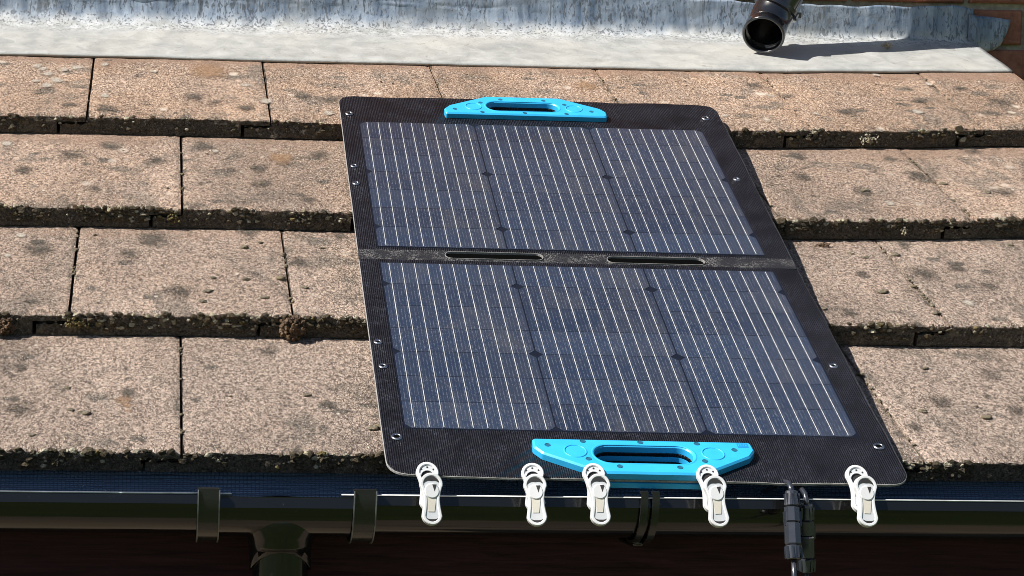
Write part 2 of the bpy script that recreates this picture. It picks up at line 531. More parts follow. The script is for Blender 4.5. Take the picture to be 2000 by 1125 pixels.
roof = tag(empty('tiled_roof'), 'weathered brown concrete tile roof with mossy edges under the solar panel', 'roof')
VERGE = 1.505
WT = .295
def make_tile(k, xa, xb, thick, lock_l, lock_r, tone, seed):
    GAP = .0016
    xa, xb = xa + GAP, xb - GAP
    L = .415
    W = xb - xa
    mb = MB()
    zs = .011
    nx = max(8, int(W / .0055))
    ys = [0.] + [.0025, .006] + [.012 + .0065 * i for i in range(50)]
    ys += [L]
    off = lambda x: lerp_tab(SOFF[k], x)
    sd_ = seed * 3.7
    def topz(X, y):
        e = math.exp(-(y / .007) ** 1.3) * .0034
        return fnoise(X * 90 + sd_, y * 90, sd_, 3) * .0007 + fnoise(X * 9, y * 9 + sd_, 1.3, 2) * .0011 - e * (1 + .8 * noise.noise(Vector((X * 160, 3.3 + sd_, y * 50))))
    def nosey(X, z, s2=0):
        a = fnoise(X * 130 + sd_, z * 130, 5.1 + s2, 3)
        b = fnoise(X * 30, z * 20, sd_, 2)
        return off(X) - a * .0030 - max(0, b) * .0024
    rows = []
    for y in ys:
        r = []
        for i in range(nx + 1):
            x = xa + W * i / nx
            ed = min(x - xa, xb - x)
            r.append((x - xa, (off(x) + y) if y > .004 else (nosey(x, 0) + y), topz(x, y) - math.exp(-(ed / .0022)) * .0018))
        rows.append(r)
    mb.grid(rows)
    def nose(x0, x1, z0, z1, zz=None, n=4, first=None):
        m = max(3, int((x1 - x0) / .005))
        rr = []
        for j in range(n + 1):
            z = z1 + (z0 - z1) * j / n
            rr.append([(x0 + (x1 - x0) * i / m - xa, nosey(x0 + (x1 - x0) * i / m, z), z if zz is None or j else zz(x0 + (x1 - x0) * i / m)) for i in range(m + 1)])
        mb.grid(list(reversed(rr)))
        return rr
    # upper half of the lower face, joined to the top sheet
    r0 = [(p[0], p[1], p[2]) for p in rows[0]]
    rr = [r0]
    for j in range(1, 4):
        z = -zs * j / 3
        rr.append([(p[0], nosey(p[0] + xa, z), z) for p in r0])
    mb.grid(list(reversed(rr)))
    xl = xa - (.045 if lock_l else 0) + (.001 if lock_l else 0)
    xr = xb - (.045 if lock_r else 0) - (.001 if lock_r else 0)
    zig = lambda x: -zs + .0005 if x > xa else -zs - .0022 - .0016 * (1 + math.sin((x - xa) * 420))
    nose(xl, xr, -thick, -zs, zig)
    # sides, underside and the lapped lock strip
    o0, o1 = off(xa), off(xb)
    mb.add([(0, o0, -.001), (0, o0 + L, 0), (0, o0 + L, -zs), (0, o0, -zs)], [(0, 1, 2, 3)])
    mb.add([(W, o1, -.001), (W, o1 + L, 0), (W, o1 + L, -zs), (W, o1, -zs)], [(3, 2, 1, 0)])
    a, b = xl - xa, xr - xa
    mb.add([(a, o0 + .0005, -thick), (b, o1 + .0005, -thick), (b, o1 + L, -thick), (a, o0 + L, -thick), (a, o0 + .0005, -zs - .003), (a, o0 + L, -zs - .003), (b, o1 + .0005, -zs + .001), (b, o1 + L, -zs + .001), (0, o0 + .001, -zs - .003), (0, o0 + L, -zs - .003), (W, o1 + .001, -zs), (W, o1 + L, -zs)],
           [(0, 3, 2, 1), (0, 4, 5, 3), (1, 2, 7, 6), (4, 8, 9, 5), (6, 7, 11, 10)])
    o = mb.build('roof_tile', TILE, roof, smooth=True, angle=50)
    p = tile_pt(k, xa, 0)
    o.location = p
    o.rotation_euler = (TAU + random.uniform(-.003, .003), 0, random.uniform(-.0015, .0015))
    o.color = (tone, 0, 0, 1)
    return o
J0 = {0: 0., 1: .1483, 2: .003, 3: .1465}
seed = 0
JOINTS = {}
for k in range(4):
    js = [J0[k] + i * WT * (.9985 if k > 1 else 1.) for i in range(-5, 7)]
    js = [j for j in js if j < VERGE - .06] + [VERGE]
    JOINTS[k] = js
    for a, b in zip(js, js[1:]):
        seed += 1
        tone = {3: .92, 2: .55, 1: .26, 0: .14}[k] + random.uniform(-.1, .1)
        make_tile(k, a, b, .0268 if k == 0 else .0312, a > js[0], b < VERGE, max(0, tone), seed)
# boarded underside so no light leaks through the joints
d = MB()
p = [tile_pt(0, x, s, -.062) for x, s in ((-1.6, .05), (VERGE - .02, .05))] + [tile_pt(3, x, s, -.058) for x, s in ((VERGE - .02, .55), (-1.6, .55))]
d.add(p, [(0, 1, 2, 3)]).build('roof_underlay', DECK, roof)

# moss and lichen crust along the tile edges
crusts = {n: MB() for n in ('dark', 'pale', 'olive')}
for k, dens in ((0, 800), (1, 1000), (2, 900), (3, 380)):
    for i in range(int(dens * 2.2)):
        x = random.uniform(-.7, VERGE - .01)
        cl = noise.noise(Vector((x * 14, k * 3.1, .5)))
        if cl + random.uniform(-.45, .55) < 0: continue
        low = random.random() ** 1.5
        z = -.0005 - low * .021
        kind = random.choices(['dark', 'pale', 'olive'], [5, 2.6 if low < .5 else 1.6, .7 if cl > .2 else .12])[0]
        r = random.choice((.0010, .0016, .0022, .0030, .0038)) * random.uniform(.8, 1.2) * (1.1 if kind == 'dark' else .85) * (1 + .7 * max(0, cl))
        c = tile_pt(k, x, lerp_tab(SOFF[k], x) - .0008, z)
        blob(crusts[kind], c, r, .4, (1.25, .8, .85))
for n, m in (('dark', MOSS_DARK), ('pale', MOSS_PALE), ('olive', MOSS_OLIVE)):
    o = crusts[n].build({'dark': 'moss_crust', 'pale': 'lichen_crust', 'olive': 'olive_moss_crust'}[n], m, roof)
    o['kind'] = 'stuff'
# small lichen cushions and bits lying on the tile faces
cush = MB()
SPOTS = [(1, .044, .127), (1, .09, .123), (1, .037, .08), (1, .03, .043), (1, .113, .058), (1, .091, .245), (1, -.122, .286), (1, .117, .265), (1, .205, .247), (1, .141, .127), (1, .17, .097), (0, .157, .156), (0, -.133, .104), (0, -.118, .096), (0, -.14, .168), (0, -.178, .036), (1, .978, .257), (1, .996, .241), (1, .978, .107), (1, 1.042, .255), (1, 1.028, .034), (1, 1.029, .13), (1, 1.235, .30), (1, .877, .044), (0, .978, .257), (0, .929, .125), (0, 1.004, .108), (2, 1.191, .151), (2, 1.249, .11), (2, 1.055, .108), (2, .123, .094), (2, .114, .171), (0, .236, .066), (0, .885, .234), (0, .242, .07), (0, .23, .062)]
for k, x, s in SPOTS:
    r = random.uniform(.0035, .0062)
    for j in range(3):
        blob(cush, tile_pt(k, x + random.uniform(-.5, .5) * r, s + random.uniform(-.5, .5) * r, .0006), r * random.uniform(.55, 1), .3, (1.1, 1.2, .5), 1)
# moss growing in the joints
for k, js in JOINTS.items():
    for jx in js[1:-1]:
        for i in range(26 if k in (0, 1, 2) else 8):
            s = random.uniform(.0, .31)
            if noise.noise(Vector((jx * 31, s * 26, k))) < (.05 if jx < .6 else -.12): continue
            r = random.uniform(.0015, .0034)
            blob(cush, tile_pt(k, jx + random.uniform(-.002, .002), s, -.0008), r, .4, (1, 1.3, .7))
for i in range(130):
    k = random.randrange(4); x = random.uniform(-.35, VERGE - .1); s = random.uniform(.02, .3)
    blob(cush, tile_pt(k, x, s, .0004), random.uniform(.0008, .0022), .4, (1.2, 1.3, .6))
o = cush.build('lichen_specks', LICHEN, roof, smooth=True)
o['kind'] = 'stuff'

# algae stains and lichen films lying on particular tiles
def mat_stain(name, a, b, soft, strength):
    t = NT(name)
    c = t.coord()
    rad = t.n('Attribute', attribute_name='rad').outputs['Fac']
    fine = t.noise(c, 310., 4., .72, 1.)
    mid = t.noise(c, 70., 4., .65, .6)
    col = t.mix(t.rng(fine, .42, .60), a, b)
    e = t.math('ADD', rad, t.math('ADD', t.rng(mid, .3, .7, -.35, .35), t.rng(fine, .35, .65, -.22, .22)))
    al = t.rng(e, .95, .95 - soft, 0., strength, True)
    return t.set(Base_Color=col, Roughness=.95, Alpha=al, Specular_IOR_Level=.2, Normal=t.bump(fine, .004, 1.))
def films(name, spots, mat, h):
    mb = MB(); att = []
    for k, x, q, r in spots:
        if q > .315: continue
        r *= 1.25
        rs = r * random.uniform(1.0, 1.5)
        rows = []
        for i in range(6):
            f = i / 5 * 1.25
            rows.append([tile_pt(k, x + r * f * math.cos(a), min(.328, q + lerp_tab(SOFF[k], x) + rs * f * math.sin(a)), h) for a in [2 * math.pi * j / 20 for j in range(21)]])
            att += [f] * 21
        mb.grid(rows)
    o = mb.build(name, mat, roof)
    A = o.data.attributes.new('rad', 'FLOAT', 'POINT')
    A.data.foreach_set('value', att)
    o['kind'] = 'stuff'
DARK = [(3,0.023,0.109,0.0187),(3,0.059,0.084,0.0118),(3,-0.119,0.035,0.0216),(3,-0.179,0.052,0.0167),(3,0.109,0.055,0.0167),(3,0.248,0.117,0.0213),(3,0.205,0.13,0.0154),(2,-0.168,0.227,0.0272),(2,-0.035,0.206,0.0207),(2,-0.237,0.151,0.0204),(2,-0.111,0.275,0.0179),(2,0.037,0.283,0.0195),(2,0.122,0.179,0.0174),(2,0.123,0.108,0.017),(2,0.189,0.043,0.0136),(2,-0.127,0.074,0.0138),(2,0.219,0.253,0.0162),(2,0.079,0.169,0.011),(1,-0.2,0.233,0.0262),(1,-0.041,0.271,0.025),(1,0.102,0.306,0.0194),(1,0.167,0.191,0.0172),(1,-0.002,0.075,0.0248),(1,-0.07,0.212,0.0159),(1,-0.199,0.035,0.0109),(1,0.231,0.297,0.0119),(0,-0.195,0.107,0.0211),(0,-0.066,0.155,0.0164),(0,-0.203,0.229,0.0117),(0,0.112,0.287,0.0146),(0,0.181,0.131,0.0125),(3,1.116,0.092,0.022),(3,1.407,0.143,0.0223),(3,1.001,0.245,0.0176),(3,1.038,0.184,0.0139),(3,1.269,0.153,0.0155),(3,1.366,0.221,0.014),(2,0.994,0.29,0.0196),(2,1.163,0.187,0.0238),(2,1.147,0.277,0.0163),(2,1.051,0.12,0.0171),(2,0.975,0.19,0.0174),(2,1.3,0.312,0.0164),(2,1.272,0.106,0.0185),(1,1.059,0.184,0.0215),(1,1.12,0.207,0.0173),(1,0.969,0.181,0.0114),(1,0.905,0.035,0.0136),(1,1.139,0.138,0.0169),(1,1.069,0.299,0.0134),(0,0.962,0.164,0.0165),(0,1.06,0.246,0.017),(0,0.902,0.088,0.0111),(0,1.051,0.136,0.0151)]
PALE = [(3,-0.221,0.225,0.0105),(3,-0.206,0.188,0.0113),(3,-0.232,0.256,0.008),(3,-0.243,0.272,0.0089),(3,-0.196,0.252,0.0079),(3,-0.175,0.267,0.0106),(3,-0.22,0.156,0.0103),(3,-0.24,0.183,0.0069),(3,-0.127,0.29,0.008),(3,-0.122,0.108,0.0085),(3,-0.043,0.254,0.0071),(3,0.113,0.185,0.0087),(3,0.144,0.096,0.0102),(3,0.242,0.041,0.0083),(3,0.9,0.07,0.0076),(3,1.011,0.182,0.0078),(3,1.239,0.091,0.0101),(3,1.317,0.25,0.0071),(3,1.06,0.08,0.0067),(3,1.24,0.31,0.0072),(2,-0.271,0.279,0.0098),(2,0.057,0.258,0.0057),(2,1.074,0.068,0.0076),(2,1.165,0.17,0.0055),(1,1.086,0.075,0.0096),(1,-0.229,0.282,0.0074),(1,-0.241,0.205,0.0058)]
films('algae_stains', DARK, mat_stain('grey_algae_film', (.050, .045, .038), (.235, .20, .165), 1.05, .85), .0016)
films('pale_lichen_film', PALE, mat_stain('pale_lichen_film', (.34, .30, .25), (.78, .70, .60), .5, .8), .0015)
films('rust_film', [(0, -.070, .134, .012), (0, -.066, .118, .007), (0, -.064, .104, .005), (3, .05, .26, .03), (3, .70, .23, .02), (2, .16, .23, .02)], mat_stain('rust_film', (.24, .13, .065), (.66, .45, .29), .6, .6), .0016)

# ------------------------------------------------------------------ brick wall behind
WY = 1.445
wall = tag(empty('brick_wall', (0, WY, 0)), 'red brick house wall with pale mortar behind the lead flashing', 'wall')
MB().box((-1.6, .012, -.4), (2.6, .12, 1.15)).build('mortar_bed', MORTAR, wall)
bm_ = MB()
def brick_mesh(wd):
    b = .0035; mb = MB()
    x0, x1, z0, z1 = 0, wd, 0, .065
    f = [(x0 + b, 0, z0 + b), (x1 - b, 0, z0 + b), (x1 - b, 0, z1 - b), (x0 + b, 0, z1 - b)]
    r = [(x0, b, z0), (x1, b, z0), (x1, b, z1), (x0, b, z1)]
    q = [(x0, .03, z0), (x1, .03, z0), (x1, .03, z1), (x0, .03, z1)]
    mb.v = f + r + q
    mb.f = [(0, 1, 2, 3)] + [(4 + i, 4 + (i + 1) % 4, (i + 1) % 4, i) for i in range(4)] + [(8 + i, 8 + (i + 1) % 4, 4 + (i + 1) % 4, 4 + i) for i in range(4)]
    return mb
proto_b = brick_mesh(.215).build('brick', BRICK, wall)
first = True
for j in range(-2, 7):
    z0 = .5255 + j * .075
    for i in range(-7, 12):
        x = i * .225 + (.1125 if j % 2 else 0) + .034
        if x > 2.4: continue
        if z0 < .5 and x < VERGE - .35: continue
        if first: o = proto_b; first = False
        else: o = proto_b.copy(); link(o, wall)
        o.location = (x + random.uniform(-.002, .002), random.uniform(-.0015, .002), z0 + random.uniform(-.0015, .0015))

# ------------------------------------------------------------------ lead flashing
def flashing():
    mb = MB()
    XS = [-1.5 + .0085 * i for i in range(int((1.509 + 1.5) / .0085) + 1)]
    LOW = [(-1.5, .322), (-.3, .3266), (.316, .318), (.6, .3145), (1.03, .312), (1.25, .325), (1.43, .336), (1.51, .342)]
    PROF = 34
    rows = []
    org = Vector((0, WY - .004, 0))
    for x in XS:
        lo = lerp_tab(LOW, x)
        p0 = tile_pt(3, x, lo, .0035)
        yw = WY - .003
        zfold = tile_pt(3, x, 0).z + (yw - tile_pt(3, 0, 0).y) * math.tan(TAU)
        zf = zfold + lerp_tab([(-1.5, .006), (.5, .006), (1.1, .004), (1.5, .002)], x)
        rad = lerp_tab([(-1.5, .04), (.6, .036), (1.0, .02), (1.5, .010)], x)
        ztop = .587 + .004 * math.sin(x * 9) + .0035 * fnoise(x * 20, 0, 3, 3) + lerp_tab([(-1.5, .0), (1.2, .008), (1.45, .006), (1.51, -.002)], x)
        r = []
        for j in range(PROF + 1):
            t = j / PROF
            # path: apron bottom edge -> fold -> top
            A = Vector((x, p0.y, p0.z)); B = Vector((x, yw, zf)); C_ = Vector((x, yw - .0005, ztop))
            B1 = B + (A - B).normalized() * rad; B2 = B + Vector((0, 0, 1)) * min(rad, (ztop - zf) * .7)
            if t < .45: q = A.lerp(B1, t / .45)
            elif t < .65:
                u = (t - .45) / .2
                q = B1 * (1 - u) ** 2 + B * 2 * u * (1 - u) + B2 * u * u
            else: q = B2.lerp(C_, (t - .65) / .35)
            wv = fnoise(x * 9, t * 2.5, 2.2, 2) * .0016 + fnoise(x * 30, t * 3, 7.2, 2) * .0005
            dent = max(0, noise.noise(Vector((x * 22 + t * 7, t * 6 - x * 9, 4.4))) - .30) * .0045 * (1 - abs(t - .5) * 1.4)
            amp = min(1, t * 6 + .25)
            if t < .55: q = q + Vector((0, -.3, .95)) * ((wv + .0012) * amp + dent)
            else: q = q + Vector((0, -1, .1)) * (abs(wv) * 1.5 + dent + .0005)
            if j == 0: q.z += .0016 * max(0, fnoise(x * 7, 0, 9.9, 2)) 
            r.append(q - org)
        rows.append(r)
    # turned-under lower edge thickness
    rows2 = [[r[0] + Vector((0, .002, -.0028))] + r for r in rows]
    mb.grid(rows2)
    o = mb.build('lead_flashing', LEAD, None, smooth=True)
    o.location = org
    sol = o.modifiers.new('thickness', 'SOLIDIFY'); sol.thickness = .0018; sol.offset = -1
    # origin near the fold so the streaks read as height above it
    dz = tile_pt(3, 0, 0).z + (WY - tile_pt(3, 0, 0).y) * math.tan(TAU)
    me = o.data
    for v in me.vertices: v.co.z -= dz
    o.location.z += dz
    return tag(o, 'long crinkled grey lead flashing between the top tiles and the brick wall', 'flashing')
LF = flashing()

# the free end of the upstand curling past the apron
def flap():
    mb = MB(); rows = []
    for i in range(9):
        x = 1.490 + .0095 * i
        r = []
        for j in range(11):
            t = j / 10
            top = .579 - .0010 * i + .002 * noise.noise(Vector((x * 60, 1, 1)))
            bot = .519 - .002 * i + (.020 * (max(0, i - 4) / 4) ** 2)
            z = bot + (top - bot) * t
            xx = x + (.006 * t * t * (i / 8)) - .012 * (1 - t) ** 2 * (i / 8)
            r.append((xx, WY - .0085 - .002 * math.sin(t * 3) - .0018 * fnoise(x * 40, z * 40, 1, 2) + .002 * (i / 8), z))
        rows.append(r)
    mb.grid(rows)
    return mb
o = flap().build('end_flap', LEAD, LF, smooth=True)
for v in o.data.vertices: v.co.z -= .51
o.location = Vector((0, 0, .51)) - LF.location
sol = o.modifiers.new('thickness', 'SOLIDIFY'); sol.thickness = .002
o['label'] = 'loose right end of the lead curling against the brick'

# ------------------------------------------------------------------ rainwater pipe above the flashing
def wall_pipe():
    E0 = Vector((1.0555, 1.290, .5295))
    out = Vector((-.40, -.76, -.51)).normalized()
    root = tag(empty('rainwater_pipe', E0), 'glossy black rainwater pipe with open round end above the lead apron', 'pipe')
    loc = lambda p: p - E0
    # shoe: short outlet, bend, then the pipe running up beside the wall
    b0 = E0 - out * .018
    upd = Vector((.50, .12, .86)).normalized()
    P = [E0, E0 - out * .02, b0]
    c1 = b0 - out * .026
    c2 = c1 + upd * .032
    for i in range(1, 15):
        t = i / 14
        P.append(b0 * (1 - t) ** 2 + c1 * 2 * t * (1 - t) + c2 * t * t)
    R = .0375
    path = [loc(p) for p in P]
    n = len(path)
    mb = MB()
    outer = MB(); outer.tube(path, R, 32, caps=False)
    o = outer.build('shoe', PVC2, root, smooth=True)
    inn = MB(); inn.tube(path, R - .0042, 32, caps=False); inn.f = [tuple(reversed(f)) for f in inn.f]
    inn.build('bore', PVC2, root, smooth=True)
    # rim
    rm = MB()
    q = out.to_track_quat('Z', 'Y').to_matrix()
    t = MB().torus((0, 0, 0), R - .0018, .0026, 40, 10)
    rm.v = [tuple(q @ Vector(v)) for v in t.v]; rm.f = t.f
    rm.build('rim', PVC2, root, smooth=True)
    # collar and running pipe
    cdir = (P[-1] - P[-2]).normalized()
    mb = MB(); mb.tube([loc(P[-1] - cdir * .006), loc(P[-1] - cdir * .004), loc(P[-1] + cdir * .004), loc(P[-1] + cdir * .006)], [R + .001, R + .005, R + .005, R + .001], 32)
    mb.build('collar', PVC2, root, smooth=True, angle=40)
    mb = MB(); mb.tube([loc(P[-1] - cdir * .02), loc(P[-1] + upd * .12), loc(P[-1] + upd * .3), loc(P[-1] + upd * .75)], R - .003, 32)
    mb.build('pipe_run', PVC2, root, smooth=True, angle=40)
    lug = MB(); c = loc(P[-1]) + Vector((.040, .004, -.012)); lug.box(c - Vector((.004, .006, .005)), c + Vector((.006, .006, .005)))
    lug.build('lug', PVC2, root)
wall_pipe()

# ------------------------------------------------------------------ eaves: fascia, membrane, gutter
fb = MB(); fb.box((-1.6, .0365, -.26), (1.52, .058, -.036))
o = fb.build('fascia_board', WOOD, None)
tag(o, 'dark brown wooden fascia board below the black gutter', 'fascia')

fe = MB(); rows = []
for i in range(200):
    x = -1.55 + i * .0152
    r = []
    for j, (y, z) in enumerate(((.075, -.0255), (.036, -.0290), (.030, -.033), (.025, -.041), (.020, -.050), (.014, -.060), (.008, -.074))):
        r.append((x, y + .0008 * fnoise(x * 12, j * .7, 3, 2), z + .001 * fnoise(x * 9, j * .6, 8, 2)))
    rows.append(r)
fe.grid(rows); fe.f = [tuple(reversed(f)) for f in fe.f]
o = fe.build('eaves_membrane', FELT, None, smooth=True)
tag(o, 'dark blue honeycomb eaves membrane lapping into the gutter under the tiles', 'membrane')

LIPY, LIPZ, GR = -.080, -.0375, .0545
GC = (LIPY + GR, LIPZ)
gut = tag(empty('gutter', (0, GC[0], GC[1])), 'glossy black half round plastic gutter running along the eaves', 'gutter')
gut.rotation_euler = (0, math.radians(.14), 0)
def gutter_profile(R, t=.0024, bead=.0026, lip=0.):
    pr = []
    N = 36
    for i in range(N + 1):                      # outer, below the sloping lip to the back
        a = math.pi * 1.055 + math.pi * .80 * i / N
        pr.append((R * math.cos(a), R * math.sin(a)))
    
    for i in range(N + 1):
        a = 1.855 * math.pi - math.pi * .855 * i / N
        pr.append(((R - t) * math.cos(a), (R - t) * math.sin(a)))
    pr.append((-R + t + .0022, lip + .0008)); pr.append((-R + .0045, lip + .0022)); pr.append((-R + .0026, lip + .0026)); pr.append((-R + .0016, lip + .0015)); pr.append((-R + .0012, lip + .0002)); pr.append((-R - .0020, lip - .0085))
    return pr
LIPM = plain('scuffed_lip_glint', (.55, .56, .57), .40, spec=1., var=.4, vscale=40.)  # pale scuffed lip; its colour also paints in the sun glint
def gutter_length(name, x0, x1, R, lip=0., n=2):
    mb = MB()
    mb.loft([[(x0 + (x1 - x0) * i / n, y, z) for y, z in gutter_profile(R, lip=lip)] for i in range(n + 1)])
    o = mb.build(name, PVC, gut, smooth=True, angle=35)
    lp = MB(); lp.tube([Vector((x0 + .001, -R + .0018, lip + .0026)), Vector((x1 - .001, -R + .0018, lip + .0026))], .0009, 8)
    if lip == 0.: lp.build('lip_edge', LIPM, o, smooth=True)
    return o
gutter_length('gutter_length', -1.55, .0575, GR, n=8)
gutter_length('gutter_length', .181, 1.52, GR, n=8)
gutter_length('outlet_length', .034, .204, GR + .0028, lip=-.0035)
def strap(name, x, wd, R, th=.0022, a0=176, a1=285, split=False, hook=True):
    mb = MB()
    xs = [(x - wd / 2, x + wd / 2)] if not split else [(x - wd / 2, x - wd * .12), (x + wd * .12, x + wd / 2)]
    for xa, xb in xs:
        loops = []
        prof = []
        if hook: prof += [(-R + .006, .0075), (-R - .001, .0078)]
        prof += [(R * math.cos(math.radians(a)), R * math.sin(math.radians(a))) for a in [a0 + (a1 - a0) * i / 24 for i in range(25)]]
        outp = []
        if hook: outp += [(-R + .006, .0075 + th), (-R - th, .0078 + th)]
        outp += [((R + th) * math.cos(math.radians(a)), (R + th) * math.sin(math.radians(a))) for a in [a0 + (a1 - a0) * i / 24 for i in range(25)]]
        loop = prof + list(reversed(outp))
        mb.loft([[(xx, y, z) for y, z in loop] for xx in (xa, xb)])
        # raised flanges along both edges
    return mb.build(name, PVC3, gut, smooth=True, angle=30)
for x, wd in ((.0305, .0255), (.2085, .0265)):
    b = strap('gutter_union', x, wd, GR + .0056, .0024)
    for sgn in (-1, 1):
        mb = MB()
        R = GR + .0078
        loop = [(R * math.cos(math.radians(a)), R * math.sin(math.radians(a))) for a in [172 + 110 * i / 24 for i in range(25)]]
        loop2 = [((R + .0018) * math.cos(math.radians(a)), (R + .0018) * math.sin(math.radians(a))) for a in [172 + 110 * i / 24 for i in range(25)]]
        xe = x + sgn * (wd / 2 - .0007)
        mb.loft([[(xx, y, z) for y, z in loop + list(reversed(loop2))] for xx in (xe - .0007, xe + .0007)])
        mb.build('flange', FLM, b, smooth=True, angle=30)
strap('fascia_bracket', .537, .0215, GR + .0030, .003, a0=176, a1=300, split=True)
# back leg of the fascia bracket, curling below the gutter
mb = MB()
mb.tube([Vector((.537, -.02, -GR - .003)), Vector((.531, .0, -GR - .008)), Vector((.525, .024, -GR - .009)), Vector((.52, .05, -GR - .0)), Vector((.52, .058, -GR + .02))], .0035, 8)
mb.build('bracket_arm', PVC, gut, smooth=True)

# running outlet and downpipe
DX = .1165
mb = MB()
loops = []
for t, r, dy in ((-.3, .0475, 0), (0, .047, 0), (.12, .0455, 0), (.28, .041, .0), (.45, .0375, 0), (.62, .0362, 0), (.8, .0362, 0), (1., .0362, 0)):
    z = -GR + .018 - t * .060
    L = []
    for j in range(36):
        a = 2 * math.pi * j / 36
        fr = max(0, -math.sin(a))
        zz = z + (.028 * fr ** 1.3 if t > .7 else (.006 * fr if t > .5 else 0))
        L.append((DX + r * math.cos(a), r * .95 * math.sin(a) - .004, zz))
    loops.append(L)
mb.loft(loops, caps=False); mb.f = [tuple(reversed(f)) for f in mb.f]
o = mb.build('outlet_spigot', PVC, gut, smooth=True)
sol = o.modifiers.new('thickness', 'SOLIDIFY'); sol.thickness = .0026; sol.offset = -1
dp = MB()
dp.tube([Vector((0, 0, 0)), Vector((0, 0, -.05)), Vector((0, .004, -.3)), Vector((0, .004, -1.2)), Vector((0, .004, -2.25))], .0325, 36)
o = dp.build('downpipe', PVC, None, smooth=True, angle=40)
o.location = (DX, GC[0] - .005, GC[1] - GR - .012)
tag(o, 'black round downpipe dropping from the gutter outlet left of the panel', 'pipe')

# ------------------------------------------------------------------ folding solar panel
PO = Vector((.2835, .8533, .3694)); PU = Vector((.9998, -.019, -.0079)).normalized(); PV = Vector((-.0205, -.9239, -.3821))
PN = PU.cross(-PV).normalized(); PT = PN.cross(PU)
PM = Matrix(((PU.x, PT.x, PN.x, PO.x), (PU.y, PT.y, PN.y, PO.y), (PU.z, PT.z, PN.z, PO.z), (0, 0, 0, 1)))
panel = tag(empty('folding_solar_panel', mat=PM), 'black folding solar panel with sky blue handles lying on the tiled roof', 'solar panel')
U0, U1, V0, V1, VM = -.0280, .5830, -.1045, 1.0005, .4485
HB = .0145                                   # half of the hinge cloth
CS = .1822; ST = .06079
sag = lambda v: -.0022 * (1 - abs(v - VM) / .553)
def tilt_half(o, upper):
    """each half leans very slightly towards the hinge"""
    for v in o.data.vertices:
        v.co.z += sag(-v.co.y) + ripple(v.co.x, -v.co.y)
    return o
def ripple(u, v):
    """soft waviness of the free border outside the stiff cell area"""
    d = max(-u, u - 3 * CS, -v, v - 14.81 * ST, 0)
    if .12 < u < .43: d *= min(1, max(abs(u - .275) - .13, 0) / .03)
    return min(d / .03, 1) * (.0022 * fnoise(u * 5, v * 7, 4.4, 2) + .0010 * fnoise(u * 17, v * 22, 1.1, 2))
def subdiv(l, step=.014):
    out = []
    for i in range(len(l)):
        a, b = Vector(l[i]), Vector(l[(i + 1) % len(l)])
        m = max(1, int((b - a).length / step))
        out += [tuple(a.lerp(b, t / m)) for t in range(m)]
    return out
def half_sheet(upper):
    if upper: pts = [(U0, -(VM - HB)), (U1, -(VM - HB)), (.5880, -V0), (U0, -V0)]; rad = [.001, .001, .030, .030]
    else: pts = [(U0 + .001, -V1), (.5805, -V1), (U1, -(VM + HB)), (U0, -(VM + HB))]; rad = [.030, .030, .001, .001]
    out = subdiv(rounded(pts, rad, 8))
    va, vb = (0., 7 * ST) if upper else (7.809 * ST, 14.809 * ST)
    ex = subdiv([(0, -vb), (3 * CS, -vb), (3 * CS, -va), (0, -va)], .02)
    hole = slot(.266, .0545, .0575, .0178, 10) if upper else slot(.274, -.9635, .0575, .0178, 10)
    mb = MB().plate(out, [hole], -.0042, 0, .0006, ex)
    return mb.build('panel_sheet', FABRIC, panel, smooth=True, angle=40), out
EDGE = plain('pale_cut_edge', (.26, .255, .25), .7, var=.4, vscale=300.)
for upper in (True, False):
    sh, out = half_sheet(upper)
    tilt_half(sh, upper)
    # pale worn edge all round the sheet
    eb = MB(); n = len(out)
    o2 = inset(out, -.0007)
    eb.loft([[(x, y, -.0038) for x, y in out], [(x, y, -.0036) for x, y in o2], [(x, y, -.0012) for x, y in o2], [(x, y, -.0009) for x, y in inset(out, .0002)]], caps=False)
    tilt_half(eb.build('edge_binding', EDGE, sh), upper)
# hinge cloth with two slots
hs = [slot(.161, -.4475, .0685, .0100), slot(.387, -.4500, .0685, .0100)]
hp = [(U0, -(VM + HB)), (U1, -(VM + HB)), (U1, -(VM - HB)), (U0, -(VM - HB))]
hpn = []
for i in range(4):
    a, b = Vector(hp[i]), Vector(hp[(i + 1) % 4])
    m = 30 if abs(a.x - b.x) > .1 else 4
    hpn += [tuple(a.lerp(b, t / m)) for t in range(m)]
mb = MB().plate(hpn, hs, -.0040, -.0004)
hg = mb.build('hinge_cloth', HINGE, panel)
for v in hg.data.vertices: v.co.z += -.0022
for hx in hs:
    rb = MB(); il = inset(hx, -.0003); il2 = inset(hx, .0003)
    rb.loft([[(x, y, -.0025) for x, y in il], [(x, y, -.0012) for x, y in il], [(x, y, -.0012) for x, y in il2], [(x, y, -.0045) for x, y in il2]], caps=False)
    rb.build('slot_hem', EDGE, hg)
    k_ = MB(); k_.add([(x, y, -.0045) for x, y in inset(hx, -.001)], [tuple(range(len(hx)))]); k_.build('slot_shade_sheet', HOLE, hg)  # black sheet added in place of the shaded tiles below the slot
